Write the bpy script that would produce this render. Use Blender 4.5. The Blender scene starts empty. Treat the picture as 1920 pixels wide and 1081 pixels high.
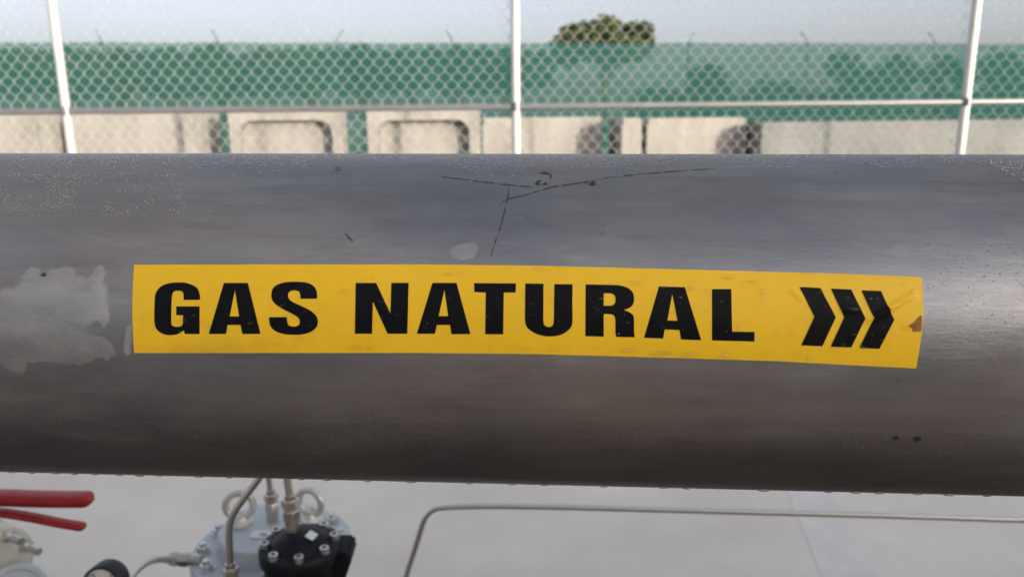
import bpy, bmesh, math, random
from mathutils import Vector, Matrix
from mathutils.geometry import tessellate_polygon

random.seed(7)
R = math.radians
scene = bpy.context.scene
C = scene.collection

# ------------------------------------------------------------------ camera
PW, PH, FPX = 1920.0, 1081.0, 1450.0
EYE = Vector((0.0, 0.0, 1.30))
PITCH, ROLL = R(12.6), R(0.59)
cam_d = bpy.data.cameras.new('camera')
cam = bpy.data.objects.new('camera', cam_d)
C.objects.link(cam)
cam.location = EYE
CROT = (Matrix.Rotation(math.pi / 2 - PITCH, 3, 'X') @ Matrix.Rotation(-ROLL, 3, 'Z'))
cam.rotation_euler = CROT.to_euler()
cam_d.sensor_width = 36.0
cam_d.lens = FPX / PW * 36.0
cam_d.clip_start = 0.02
cam_d.clip_end = 2000
cam_d.dof.use_dof = True
cam_d.dof.focus_distance = 0.44
cam_d.dof.aperture_fstop = 10.0
scene.camera = cam

# ------------------------------------------------------------------ light
SUN_AZ, SUN_EL = R(180 - 41), R(9)
world = bpy.data.worlds.new('World')
scene.world = world
world.use_nodes = True
wn = world.node_tree.nodes
sky = wn.new('ShaderNodeTexSky')
sky.sky_type = 'NISHITA'
sky.sun_disc = False
sky.sun_elevation = SUN_EL
sky.sun_rotation = SUN_AZ
sky.air_density = 0.6
sky.dust_density = 4.6
sky.ozone_density = 1.0
wn['Background'].inputs['Strength'].default_value = 0.15
hs = wn.new('ShaderNodeHueSaturation')                  # thin morning haze: a paler sky
hs.inputs['Saturation'].default_value = 0.5
world.node_tree.links.new(sky.outputs[0], hs.inputs['Color'])
hz = wn.new('ShaderNodeMix'); hz.data_type = 'RGBA'      # even veil of high haze over the whole sky
hz.inputs[0].default_value = 0.30
hz.inputs[7].default_value = (1.42, 1.44, 1.55, 1)
world.node_tree.links.new(hs.outputs[0], hz.inputs[6])
world.node_tree.links.new(hz.outputs[2], wn['Background'].inputs['Color'])

sun_d = bpy.data.lights.new('sun', 'SUN')
sun_d.energy = 2.0
sun_d.angle = R(0.6)
sun_d.color = (1.0, 0.86, 0.68)
sun = bpy.data.objects.new('sun', sun_d)
C.objects.link(sun)
sun_dir = Vector((math.sin(SUN_AZ) * math.cos(SUN_EL), math.cos(SUN_AZ) * math.cos(SUN_EL), math.sin(SUN_EL)))
sun.rotation_euler = sun_dir.to_track_quat('Z', 'Y').to_euler()
sun.location = (3, -6, 8)

scene.view_settings.view_transform = 'Standard'
scene.view_settings.look = 'None'
scene.view_settings.exposure = 1.4
scene.view_settings.gamma = 1.0
scene.view_settings.use_curve_mapping = False
scene.cycles.max_bounces = 10
scene.cycles.transparent_max_bounces = 16

# ------------------------------------------------------------------ pixel helpers
def ray(px, py):
    v = Vector(((px - PW / 2) / FPX, -(py - PH / 2) / FPX, -1.0))
    return CROT @ v

def at_y(px, py, y):
    d = ray(px, py)
    return EYE + d * (y / d.y)

def at_z(px, py, z):
    d = ray(px, py)
    return EYE + d * ((z - EYE.z) / d.z)

# ------------------------------------------------------------------ materials
MATS = {}
def mat(name, base, rough=0.5, metal=0.0, var=0.0, scale=8.0, bump=0.0, bscale=60.0,
        stretch=(1, 1, 1), rvar=0.0, spec=0.5, second=None):
    """principled material with procedural colour, roughness and relief variation"""
    m = bpy.data.materials.new(name)
    m.use_nodes = True
    nt = m.node_tree
    N, L = nt.nodes, nt.links
    b = N['Principled BSDF']
    b.inputs['Roughness'].default_value = rough
    b.inputs['Metallic'].default_value = metal
    b.inputs['Specular IOR Level'].default_value = spec
    tc = N.new('ShaderNodeTexCoord')
    mp = N.new('ShaderNodeMapping')
    mp.inputs['Scale'].default_value = stretch
    L.new(tc.outputs['Object'], mp.inputs['Vector'])
    n1 = N.new('ShaderNodeTexNoise')
    n1.inputs['Scale'].default_value = scale
    n1.inputs['Detail'].default_value = 8
    n1.inputs['Roughness'].default_value = 0.62
    L.new(mp.outputs[0], n1.inputs['Vector'])
    rp = N.new('ShaderNodeValToRGB')
    c2 = second if second else tuple(max(0, c * (1 - var)) for c in base)
    rp.color_ramp.elements[0].position = 0.33
    rp.color_ramp.elements[1].position = 0.66
    rp.color_ramp.elements[0].color = (*c2, 1)
    rp.color_ramp.elements[1].color = (*[min(1, c * (1 + var * 0.5)) for c in base], 1)
    L.new(n1.outputs['Fac'], rp.inputs['Fac'])
    L.new(rp.outputs[0], b.inputs['Base Color'])
    if rvar:
        mr = N.new('ShaderNodeMapRange')
        mr.inputs['To Min'].default_value = max(0.02, rough - rvar)
        mr.inputs['To Max'].default_value = min(1, rough + rvar)
        L.new(n1.outputs['Fac'], mr.inputs['Value'])
        L.new(mr.outputs[0], b.inputs['Roughness'])
    if bump:
        n2 = N.new('ShaderNodeTexNoise')
        n2.inputs['Scale'].default_value = bscale
        n2.inputs['Detail'].default_value = 6
        L.new(mp.outputs[0], n2.inputs['Vector'])
        bp = N.new('ShaderNodeBump')
        bp.inputs['Strength'].default_value = bump
        bp.inputs['Distance'].default_value = 0.01
        L.new(n2.outputs['Fac'], bp.inputs['Height'])
        L.new(bp.outputs[0], b.inputs['Normal'])
    MATS[name] = m
    return m

mat('concrete_pad', (0.74, 0.69, 0.63), 0.7, var=0.16, scale=1.1, bump=0.15, bscale=40, rvar=0.1)
mat('added_earth', (0.100, 0.076, 0.060), 0.9, var=0.3, scale=20, bump=0.6, bscale=160)
mat('added_concrete', (0.68, 0.53, 0.42), 0.85, var=0.2, scale=2, bump=0.3)
mat('yard_soil', (0.26, 0.225, 0.18), 0.95, var=0.3, scale=0.6, bump=0.7, bscale=5)
mat('precast', (0.34, 0.325, 0.30), 0.85, var=0.34, scale=2.6, bump=0.35, bscale=30, stretch=(1, 1, 0.35))
mat('precast_shaded', (0.19, 0.20, 0.20), 0.88, var=0.28, scale=1.8, bump=0.45, bscale=24, stretch=(1, 1, 0.5))  # shade over the long right-hand box, put into a darker grey
mat('galvanised', (0.24, 0.25, 0.26), 0.42, metal=0.55, var=0.12, scale=30, rvar=0.1)
mat('white_post', (0.55, 0.55, 0.535), 0.45, metal=0.15, var=0.08, scale=18, bump=0.1)
mat('wire', (0.60, 0.595, 0.58), 0.45, metal=0.35, var=0.1)
mat('net_post', (0.05, 0.07, 0.065), 0.6, var=0.2)
mat('stainless', (0.66, 0.635, 0.60), 0.36, metal=0.95, var=0.05, scale=8, rvar=0.03)
mat('fitting_steel', (0.60, 0.56, 0.50), 0.36, metal=1.0, var=0.15, scale=60, rvar=0.1)
mat('bolt_zinc', (0.66, 0.66, 0.65), 0.30, metal=0.9, var=0.2, scale=60, rvar=0.1)
mat('casing_paint', (0.50, 0.55, 0.58), 0.33, var=0.07, scale=18, bump=0.06, bscale=220, rvar=0.06)
mat('eye_steel', (0.72, 0.70, 0.64), 0.4, metal=0.6, var=0.18, scale=40)
mat('black_paint', (0.007, 0.008, 0.012), 0.45, spec=0.22, var=0.2, scale=30, bump=0.08, bscale=260)
mat('hole_black', (0.006, 0.006, 0.006), 0.7)
mat('red_vinyl', (0.36, 0.016, 0.013), 0.42, var=0.2, scale=22, bump=0.05, bscale=120, rvar=0.08)
mat('cream_paint', (0.62, 0.60, 0.52), 0.4, var=0.08, scale=20, bump=0.05, bscale=200)
mat('gauge_black', (0.012, 0.012, 0.014), 0.4, var=0.1)
mat('gauge_face', (0.75, 0.75, 0.74), 0.35, var=0.03)
mat('white_label', (0.74, 0.76, 0.80), 0.4, var=0.04)
mat('ink', (0.008, 0.008, 0.009), 0.36, var=0.2, scale=90, rvar=0.06, spec=0.08)
mat('sticker_yellow', (0.97, 0.575, 0.018), 0.40, var=0.05, spec=0.3, scale=14, bump=0.05, bscale=60, rvar=0.05)
mat('sticker_dirt', (0.36, 0.16, 0.02), 0.6, var=0.35, scale=220)
mat('wall_render', (0.52, 0.51, 0.49), 0.85, var=0.12, scale=1.5, bump=0.2)
mat('roof_sheet', (0.22, 0.22, 0.23), 0.5, metal=0.3, var=0.1)
mat('tint_door', (0.16, 0.022, 0.02), 0.5, var=0.15)
mat('bark', (0.10, 0.075, 0.05), 0.9, var=0.4, scale=12, bump=0.6)
mat('cool_stripe', (0.725, 0.70, 0.672), 0.6, var=0.1, scale=6)
mat('support_steel', (0.30, 0.31, 0.32), 0.5, metal=0.4, var=0.15)

def foliage_mat(name, c1, c2):
    m = bpy.data.materials.new(name)
    m.use_nodes = True
    N, L = m.node_tree.nodes, m.node_tree.links
    b = N['Principled BSDF']
    b.inputs['Roughness'].default_value = 0.6
    g = N.new('ShaderNodeNewGeometry')
    rp = N.new('ShaderNodeValToRGB')
    rp.color_ramp.elements[0].color = (*c1, 1)
    rp.color_ramp.elements[1].color = (*c2, 1)
    L.new(g.outputs['Random Per Island'], rp.inputs['Fac'])
    L.new(rp.outputs[0], b.inputs['Base Color'])
    tr = N.new('ShaderNodeBsdfTranslucent')
    L.new(rp.outputs[0], tr.inputs['Color'])
    mx = N.new('ShaderNodeMixShader')
    mx.inputs[0].default_value = 0.25
    L.new(b.outputs[0], mx.inputs[1])
    L.new(tr.outputs[0], mx.inputs[2])
    L.new(mx.outputs[0], N['Material Output'].inputs['Surface'])
    MATS[name] = m
foliage_mat('leaf_olive', (0.024, 0.045, 0.010), (0.095, 0.135, 0.030))
foliage_mat('leaf_dark', (0.018, 0.035, 0.02), (0.045, 0.07, 0.035))

def net_mat():
    m = bpy.data.materials.new('shade_net')
    m.use_nodes = True
    N, L = m.node_tree.nodes, m.node_tree.links
    N.remove(N['Principled BSDF'])
    tc = N.new('ShaderNodeTexCoord')
    no = N.new('ShaderNodeTexNoise')
    no.inputs['Scale'].default_value = 0.9
    no.inputs['Detail'].default_value = 5
    L.new(tc.outputs['Object'], no.inputs['Vector'])
    rp = N.new('ShaderNodeValToRGB')
    rp.color_ramp.elements[0].color = (0.024, 0.108, 0.098, 1)
    rp.color_ramp.elements[1].color = (0.034, 0.128, 0.116, 1)
    L.new(no.outputs['Fac'], rp.inputs['Fac'])
    d = N.new('ShaderNodeBsdfDiffuse')
    t = N.new('ShaderNodeBsdfTranslucent')
    L.new(rp.outputs[0], d.inputs['Color'])
    L.new(rp.outputs[0], t.inputs['Color'])
    m1 = N.new('ShaderNodeMixShader')
    m1.inputs[0].default_value = 0.3
    L.new(d.outputs[0], m1.inputs[1])
    L.new(t.outputs[0], m1.inputs[2])
    tp = N.new('ShaderNodeBsdfTransparent')
    m2 = N.new('ShaderNodeMixShader')
    m2.inputs[0].default_value = 0.28
    L.new(m1.outputs[0], m2.inputs[1])
    L.new(tp.outputs[0], m2.inputs[2])
    L.new(m2.outputs[0], N['Material Output'].inputs['Surface'])
    MATS['shade_net'] = m
net_mat()

def water_mat():
    m = bpy.data.materials.new('water_drop')
    m.use_nodes = True
    b = m.node_tree.nodes['Principled BSDF']
    b.inputs['Base Color'].default_value = (1, 1, 1, 1)
    b.inputs['Roughness'].default_value = 0.03
    b.inputs['IOR'].default_value = 1.33
    b.inputs['Transmission Weight'].default_value = 1.0
    N, L = m.node_tree.nodes, m.node_tree.links
    t = N.new('ShaderNodeBsdfTransparent')
    g = N.new('ShaderNodeBsdfGlossy'); g.inputs['Roughness'].default_value = 0.05
    x1 = N.new('ShaderNodeMixShader'); x1.inputs[0].default_value = 0.08
    L.new(t.outputs[0], x1.inputs[1]); L.new(g.outputs[0], x1.inputs[2])
    x2 = N.new('ShaderNodeMixShader'); x2.inputs[0].default_value = 0.55
    L.new(b.outputs[0], x2.inputs[1]); L.new(x1.outputs[0], x2.inputs[2])
    L.new(x2.outputs[0], N['Material Output'].inputs['Surface'])
    MATS['water_drop'] = m
water_mat()
def bead_mat():
    m = bpy.data.materials.new('bead')
    m.use_nodes = True
    N, L = m.node_tree.nodes, m.node_tree.links
    N.remove(N['Principled BSDF'])
    t = N.new('ShaderNodeBsdfTransparent'); t.inputs['Color'].default_value = (0.93, 0.93, 0.94, 1)
    g = N.new('ShaderNodeBsdfGlossy'); g.inputs['Roughness'].default_value = 0.08
    f = N.new('ShaderNodeFresnel'); f.inputs['IOR'].default_value = 1.5
    a = N.new('ShaderNodeMath'); a.operation = 'ADD'; a.inputs[1].default_value = 0.10; a.use_clamp = True
    L.new(f.outputs[0], a.inputs[0])
    x = N.new('ShaderNodeMixShader')
    L.new(a.outputs[0], x.inputs[0]); L.new(t.outputs[0], x.inputs[1]); L.new(g.outputs[0], x.inputs[2])
    dd = N.new('ShaderNodeBsdfDiffuse'); dd.inputs['Color'].default_value = (0.9, 0.9, 0.9, 1)
    x2 = N.new('ShaderNodeMixShader'); x2.inputs[0].default_value = 0.17
    L.new(x.outputs[0], x2.inputs[1]); L.new(dd.outputs[0], x2.inputs[2])
    L.new(x2.outputs[0], N['Material Output'].inputs['Surface'])
    MATS['bead'] = m
bead_mat()

def stain_mat(name, col, dens, scale):
    """broken-up mark: opaque specks of a colour over the metal below"""
    m = bpy.data.materials.new(name)
    m.use_nodes = True
    N, L = m.node_tree.nodes, m.node_tree.links
    b = N['Principled BSDF']
    b.inputs['Base Color'].default_value = (*col, 1)
    b.inputs['Roughness'].default_value = 0.6
    tc = N.new('ShaderNodeTexCoord')
    no = N.new('ShaderNodeTexNoise')
    no.inputs['Scale'].default_value = scale
    no.inputs['Detail'].default_value = 4
    L.new(tc.outputs['Object'], no.inputs['Vector'])
    mr = N.new('ShaderNodeMapRange')
    mr.inputs['From Min'].default_value = 0.62 - dens * 0.3
    mr.inputs['From Max'].default_value = 0.80 - dens * 0.3
    mr.inputs['To Min'].default_value = 0.0
    mr.inputs['To Max'].default_value = min(1.0, 0.05 + dens)
    L.new(no.outputs['Fac'], mr.inputs['Value'])
    L.new(mr.outputs[0], b.inputs['Alpha'])
    MATS[name] = m
stain_mat('mark_dark', (0.03, 0.03, 0.035), 0.75, 260)
stain_mat('mark_line', (0.06, 0.055, 0.058), 0.8, 240)
stain_mat('mark_faint', (0.07, 0.06, 0.055), 0.25, 300)

# ------------------------------------------------------------------ object helpers
def obj(name, bm_or_mesh, m, parent=None, smooth=False):
    if isinstance(bm_or_mesh, bmesh.types.BMesh):
        me = bpy.data.meshes.new(name)
        bm_or_mesh.normal_update()
        bm_or_mesh.to_mesh(me)
        bm_or_mesh.free()
    else:
        me = bm_or_mesh
    if not me.materials:
        me.materials.append(MATS[m])
    if smooth:
        me.polygons.foreach_set('use_smooth', [True] * len(me.polygons))
        try:
            me.set_sharp_from_angle(angle=R(38))
        except Exception:
            pass
    o = bpy.data.objects.new(name, me)
    C.objects.link(o)
    if parent is not None:
        o.parent = parent
        o.matrix_parent_inverse = Matrix.Translation(-parent.location) if not parent.parent else Matrix()
        if parent.parent is not None:
            o.matrix_parent_inverse = Matrix()
    return o

def tag(o, label=None, cat=None, group=None, kind=None):
    if label: o['label'] = label
    if cat: o['category'] = cat
    if group: o['group'] = group
    if kind: o['kind'] = kind
    return o

def thing(name, label, cat, loc=(0, 0, 0), group=None):
    o = bpy.data.objects.new(name, None)
    C.objects.link(o)
    o.location = loc
    o.empty_display_size = 0.1
    return tag(o, label, cat, group)

def part(name, bm, m, parent, smooth=True, label=None):
    """child whose mesh is given in world coordinates (every ancestor is only translated)"""
    o = obj(name, bm, m, None, smooth)
    o.parent = parent
    p, off = parent, Vector((0, 0, 0))
    while p is not None:
        off += p.location
        p = p.parent
    o.data.transform(Matrix.Translation(-off))
    if label: o['label'] = label
    return o

def frame_from(d):
    d = d.normalized()
    a = Vector((0, 0, 1)) if abs(d.z) < 0.9 else Vector((1, 0, 0))
    x = d.cross(a).normalized()
    y = d.cross(x).normalized()
    return x, y

def add_box(bm, c, s, rot=None):
    M = Matrix.Translation(Vector(c))
    if rot is not None: M = M @ rot
    M = M @ Matrix.Diagonal((s[0], s[1], s[2], 1))
    return bmesh.ops.create_cube(bm, size=1.0, matrix=M)['verts']

def add_cyl(bm, a, b, r, seg=20, r2=None, caps=True):
    a, b = Vector(a), Vector(b)
    x, y = frame_from(b - a)
    r2 = r if r2 is None else r2
    A = [bm.verts.new(a + (x * math.cos(t) + y * math.sin(t)) * r) for t in [2 * math.pi * i / seg for i in range(seg)]]
    B = [bm.verts.new(b + (x * math.cos(t) + y * math.sin(t)) * r2) for t in [2 * math.pi * i / seg for i in range(seg)]]
    for i in range(seg):
        bm.faces.new((A[i], A[(i + 1) % seg], B[(i + 1) % seg], B[i]))
    if caps:
        bm.faces.new(A[::-1]); bm.faces.new(B)

def add_tube(bm, pts, rad, seg=12, caps=True):
    pts = [Vector(p) for p in pts]
    rads = rad if isinstance(rad, (list, tuple)) else [rad] * len(pts)
    rings, prev = [], None
    for i, p in enumerate(pts):
        d = (pts[min(i + 1, len(pts) - 1)] - pts[max(i - 1, 0)]).normalized()
        if prev is None:
            x, y = frame_from(d)
        else:
            x = (prev - d * prev.dot(d)).normalized()
            y = d.cross(x).normalized()
        prev = x
        rings.append([bm.verts.new(p + (x * math.cos(2 * math.pi * k / seg) + y * math.sin(2 * math.pi * k / seg)) * rads[i]) for k in range(seg)])
    for a, b in zip(rings, rings[1:]):
        for k in range(seg):
            bm.faces.new((a[k], a[(k + 1) % seg], b[(k + 1) % seg], b[k]))
    if caps:
        bm.faces.new(rings[0][::-1]); bm.faces.new(rings[-1])

def add_lathe(bm, prof, origin, axis=Vector((0, 0, 1)), seg=40):
    """prof: list of (radius, height along the axis)"""
    axis = axis.normalized()
    x, y = frame_from(axis)
    o = Vector(origin)
    rings = []
    for r, h in prof:
        if r < 1e-6:
            rings.append([bm.verts.new(o + axis * h)])
        else:
            rings.append([bm.verts.new(o + axis * h + (x * math.cos(2 * math.pi * k / seg) + y * math.sin(2 * math.pi * k / seg)) * r) for k in range(seg)])
    for a, b in zip(rings, rings[1:]):
        for k in range(seg):
            k2 = (k + 1) % seg
            if len(a) == 1 and len(b) == 1: continue
            if len(a) == 1: bm.faces.new((a[0], b[k2], b[k]))
            elif len(b) == 1: bm.faces.new((a[k], a[k2], b[0]))
            else: bm.faces.new((a[k], a[k2], b[k2], b[k]))
    bmesh.ops.recalc_face_normals(bm, faces=bm.faces)

def smooth_path(pts, n=6):
    """Catmull-Rom through 3-D points"""
    P = [Vector(p) for p in pts]
    out = []
    for i in range(len(P) - 1):
        p0, p1, p2, p3 = P[max(i - 1, 0)], P[i], P[i + 1], P[min(i + 2, len(P) - 1)]
        for k in range(n):
            t = k / n
            out.append(0.5 * ((2 * p1) + (p2 - p0) * t + (2 * p0 - 5 * p1 + 4 * p2 - p3) * t * t + (3 * p1 - p0 - 3 * p2 + p3) * t ** 3))
    out.append(P[-1])
    return out

def new_bm():
    return bmesh.new()

# ================================================================== SETTING
bm = new_bm()
bmesh.ops.create_grid(bm, x_segments=40, y_segments=40, size=600)
tag(obj('ground', bm, 'yard_soil'), 'bare pale yard soil running out to the horizon', 'ground', kind='structure')

bm = new_bm()
add_box(bm, (0, 3.65, -0.048), (16, 4.3, 0.104))
tag(obj('concrete_pad', bm, 'concrete_pad'), 'smooth light grey concrete pad under the gas equipment', 'pavement', kind='structure')
bm = new_bm()
add_box(bm, (0, 0.6, -0.048), (16, 1.79, 0.104))  # unseen ground added to darken and warm what the pipe reflects
tag(obj('added_walkway', bm, 'added_earth'), 'brown earth strip added out of view to darken reflections in the pipe', 'added ground', kind='structure')

bm = new_bm()
add_box(bm, (0, -2.45, -0.046), (16, 4.30, 0.104))  # unseen paler ground added to brighten the reflection low on the pipe
tag(obj('added_apron', bm, 'added_concrete'), 'grey-brown concrete strip added out of view to brighten reflections in the pipe', 'pavement', kind='structure')

# stripe of slightly cooler colour on the pad
bm = new_bm()
q = [at_z(1478, 925, 0.008), at_z(1560, 925, 0.008), at_z(1665, 1110, 0.008), at_z(1555, 1110, 0.008)]
def along(a, b, y):
    return a + (b - a) * ((y - a.y) / (b.y - a.y))
ends = [along(q[0], q[3], 5.6), along(q[1], q[2], 5.6), along(q[1], q[2], 1.55), along(q[0], q[3], 1.55)]
bm.faces.new([bm.verts.new((p.x, p.y, 0.0052)) for p in ends])
bmesh.ops.recalc_face_normals(bm, faces=bm.faces)
tag(obj('floor_stripe', bm, 'cool_stripe'), 'slightly cooler pale stripe across the concrete pad', 'marking', kind='structure')

# ================================================================== GAS PIPE
PR = 0.1095
def line_normal(p, q):
    n = ray(*p).cross(ray(*q)).normalized()
    return n if n.z > 0 else -n
n_top = line_normal((0, 287), (1920, 289.5))
n_bot = line_normal((0, 884), (1920, 930))
PD = n_top.cross(n_bot).normalized()
if PD.x < 0: PD = -PD
u1 = PD.cross(n_top).normalized(); u1 = u1 if u1.y > 0 else -u1     # ray in the top tangent plane, square to the axis
u2 = PD.cross(n_bot).normalized(); u2 = u2 if u2.y > 0 else -u2
half = math.acos(max(-1, min(1, u1.dot(u2)))) / 2
PB = (u1 + u2).normalized()
PDIST = PR / math.sin(half)
PC = EYE + PB * PDIST
PX = PD                                             # along the pipe
PT = -PB                                            # towards the eye
PU = PX.cross(PT).normalized()
if PU.z < 0: PU = -PU
print('pipe axis', PD, 'centre', PC, 'dist', PDIST)

def pipe_uv(px, py):
    """ray through a pixel -> (s along the pipe, angle up from the side facing the eye)"""
    d = ray(px, py).normalized()
    o = EYE - PC
    dp = d - PX * d.dot(PX)
    op = o - PX * o.dot(PX)
    a, b, c = dp.dot(dp), 2 * dp.dot(op), op.dot(op) - PR * PR
    disc = max(0.0, b * b - 4 * a * c)
    t = (-b - math.sqrt(disc)) / (2 * a)
    w = o + d * t
    return w.dot(PX), math.atan2(w.dot(PU), w.dot(PT))

def pipe_pt(s, th, h=0.0):
    return PC + PX * s + (PT * math.cos(th) + PU * math.sin(th)) * (PR + h)

def pipe_n(th):
    return PT * math.cos(th) + PU * math.sin(th)

def pipe_material():
    m = bpy.data.materials.new('pipe_steel')
    m.use_nodes = True
    N, L = m.node_tree.nodes, m.node_tree.links
    b = N['Principled BSDF']
    uv = N.new('ShaderNodeUVMap'); uv.uv_map = 'metres'
    def noise(scale, sx, sy, detail=8, rough=0.6, dist=0.0):
        mp = N.new('ShaderNodeMapping'); mp.inputs['Scale'].default_value = (sx, sy, 1)
        L.new(uv.outputs[0], mp.inputs['Vector'])
        n = N.new('ShaderNodeTexNoise')
        n.inputs['Scale'].default_value = scale
        n.inputs['Detail'].default_value = detail
        n.inputs['Roughness'].default_value = rough
        n.inputs['Distortion'].default_value = dist
        L.new(mp.outputs[0], n.inputs['Vector'])
        return n.outputs['Fac']
    def mth(op, a, c=None, clamp=False):
        n = N.new('ShaderNodeMath'); n.operation = op; n.use_clamp = clamp
        for i, v in enumerate((a, c)):
            if v is None: continue
            if isinstance(v, (int, float)): n.inputs[i].default_value = v
            else: L.new(v, n.inputs[i])
        return n.outputs[0]
    def rng(v, a, c, d=0.0, e=1.0):
        n = N.new('ShaderNodeMapRange')
        n.inputs['From Min'].default_value = a; n.inputs['From Max'].default_value = c
        n.inputs['To Min'].default_value = d; n.inputs['To Max'].default_value = e
        L.new(v, n.inputs['Value'])
        return n.outputs[0]
    def mixc(f, A, B):
        n = N.new('ShaderNodeMix'); n.data_type = 'RGBA'
        if isinstance(f, (int, float)): n.inputs[0].default_value = f
        else: L.new(f, n.inputs[0])
        for k, v in ((6, A), (7, B)):
            if isinstance(v, tuple): n.inputs[k].default_value = (*v, 1)
            else: L.new(v, n.inputs[k])
        return n.outputs[2]
    blotch = noise(5, 1.0, 2.0, 9, 0.62, 0.1)
    streak = noise(9, 1.0, 14.0, 6, 0.6)
    fine = noise(70, 1.0, 9.0, 4, 0.6)
    speck = noise(420, 1, 1, 3, 0.6)
    col = mixc(rng(blotch, 0.34, 0.68), (0.215, 0.215, 0.226), (0.385, 0.372, 0.36))
    col = mixc(rng(streak, 0.45, 0.68, 0.0, 0.65), col, (0.24, 0.225, 0.22))
    col = mixc(rng(fine, 0.3, 0.8, 0.0, 0.22), col, (0.46, 0.447, 0.43))
    col = mixc(rng(speck, 0.66, 0.76, 0.0, 0.35), col, (0.17, 0.16, 0.16))
    tint = noise(3.2, 1.0, 2.2, 5, 0.6, 0.2)
    col = mixc(rng(tint, 0.50, 0.66, 0.0, 0.45), col, (0.36, 0.275, 0.235))
    col = mixc(rng(tint, 0.50, 0.34, 0.0, 0.45), col, (0.19, 0.205, 0.26))
    smear = noise(12, 0.8, 3.4, 10, 0.72, 0.15)
    col = mixc(rng(smear, 0.54, 0.72, 0.0, 0.45), col, (0.47, 0.46, 0.45))
    col = mixc(rng(smear, 0.46, 0.28, 0.0, 0.55), col, (0.17, 0.165, 0.165))
    # dried patch: union of blobs with a noisy outline
    nx = noise(30, 1, 1, 6, 0.6)
    ny = noise(30, 1.0, 1.03, 6, 0.6, 0.6)
    sep = N.new('ShaderNodeSeparateXYZ'); L.new(uv.outputs[0], sep.inputs[0])
    X = mth('ADD', sep.outputs[0], mth('MULTIPLY', mth('SUBTRACT', nx, 0.5), 0.022))
    Y = mth('ADD', sep.outputs[1], mth('MULTIPLY', mth('SUBTRACT', ny, 0.5), 0.022))
    field = None
    blobs = [(95, 575, 100, 62), (150, 570, 58, 46), (40, 605, 80, 55), (118, 655, 92, 24), (20, 640, 40, 52),
             (62, 518, 18, 20), (116, 518, 26, 20), (180, 522, 13, 26), (186, 656, 26, 18), (192, 586, 20, 26),
             (870, 467, 24, 12), (242, 640, 8, 22)]
    for (cx, cy, rx, ry) in blobs:
        s0, t0 = pipe_uv(cx, cy)
        s1, _ = pipe_uv(cx + rx, cy)
        _, ta = pipe_uv(cx, cy - ry)
        _, tb = pipe_uv(cx, cy + ry)
        dx = mth('DIVIDE', mth('SUBTRACT', X, s0), abs(s1 - s0))
        dy = mth('DIVIDE', mth('SUBTRACT', Y, t0 * PR), abs(ta - tb) * PR / 2)
        d2 = mth('ADD', mth('MULTIPLY', dx, dx), mth('MULTIPLY', dy, dy))
        field = d2 if field is None else mth('MINIMUM', field, d2)
    dry = rng(field, 1.18, 0.86)
    dryv = mth('MULTIPLY', dry, mth('MULTIPLY', rng(blotch, 0.32, 0.68, 0.25, 1.0), rng(noise(38, 1, 1.5, 7, 0.65, 0.5), 0.3, 0.65, 0.35, 1.0)))
    col = mixc(dryv, col, (0.57, 0.55, 0.525))
    L.new(col, b.inputs['Base Color'])
    b.inputs['Metallic'].default_value = 0.92
    ro = mth('ADD', rng(blotch, 0.3, 0.7, 0.40, 0.54), mth('MULTIPLY', dry, 0.12))
    ro = mth('ADD', ro, rng(fine, 0.3, 0.7, -0.04, 0.04))
    L.new(ro, b.inputs['Roughness'])
    b.inputs['Anisotropic'].default_value = 0.3
    bp = N.new('ShaderNodeBump'); bp.inputs['Strength'].default_value = 0.10; bp.inputs['Distance'].default_value = 0.002
    hh = mth('ADD', mth('MULTIPLY', fine, 0.6), mth('MULTIPLY', speck, 0.5))
    L.new(hh, bp.inputs['Height'])
    L.new(bp.outputs[0], b.inputs['Normal'])
    MATS['pipe_steel'] = m
pipe_material()

PIPE0, PIPE1 = -3.6, 3.6
gas_pipe = thing('gas_pipe', 'large dull steel gas pipe running across with a yellow sticker on it', 'pipe', PC)
bm = new_bm()
uvl = bm.loops.layers.uv.new('metres')
SEG, NS = 128, 36
rows = []
for i in range(NS + 1):
    s = PIPE0 + (PIPE1 - PIPE0) * i / NS
    rows.append([bm.verts.new(pipe_pt(s, -math.pi + 2 * math.pi * k / SEG)) for k in range(SEG)])
for i in range(NS):
    for k in range(SEG):
        f = bm.faces.new((rows[i][k], rows[i + 1][k], rows[i + 1][(k + 1) % SEG], rows[i][(k + 1) % SEG]))
        ss = [PIPE0 + (PIPE1 - PIPE0) * (i + d) / NS for d in (0, 1, 1, 0)]
        tt = [(-math.pi + 2 * math.pi * (k + d) / SEG) * PR for d in (0, 0, 1, 1)]
        for lp, a, c in zip(f.loops, ss, tt): lp[uvl].uv = (a, c)
part('pipe_barrel', bm, 'pipe_steel', gas_pipe)
for s in (PIPE0, PIPE1):
    bm = new_bm()
    sg = 1 if s > 0 else -1
    add_lathe(bm, [(0, 0.028), (0.165, 0.028), (0.170, 0.023), (0.170, 0.003), (0.165, -0.002), (PR - 0.005, -0.002)], pipe_pt(s, 0) - pipe_n(0) * PR, PX * sg, 48)
    part('end_flange', bm, 'stainless', gas_pipe)

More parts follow.
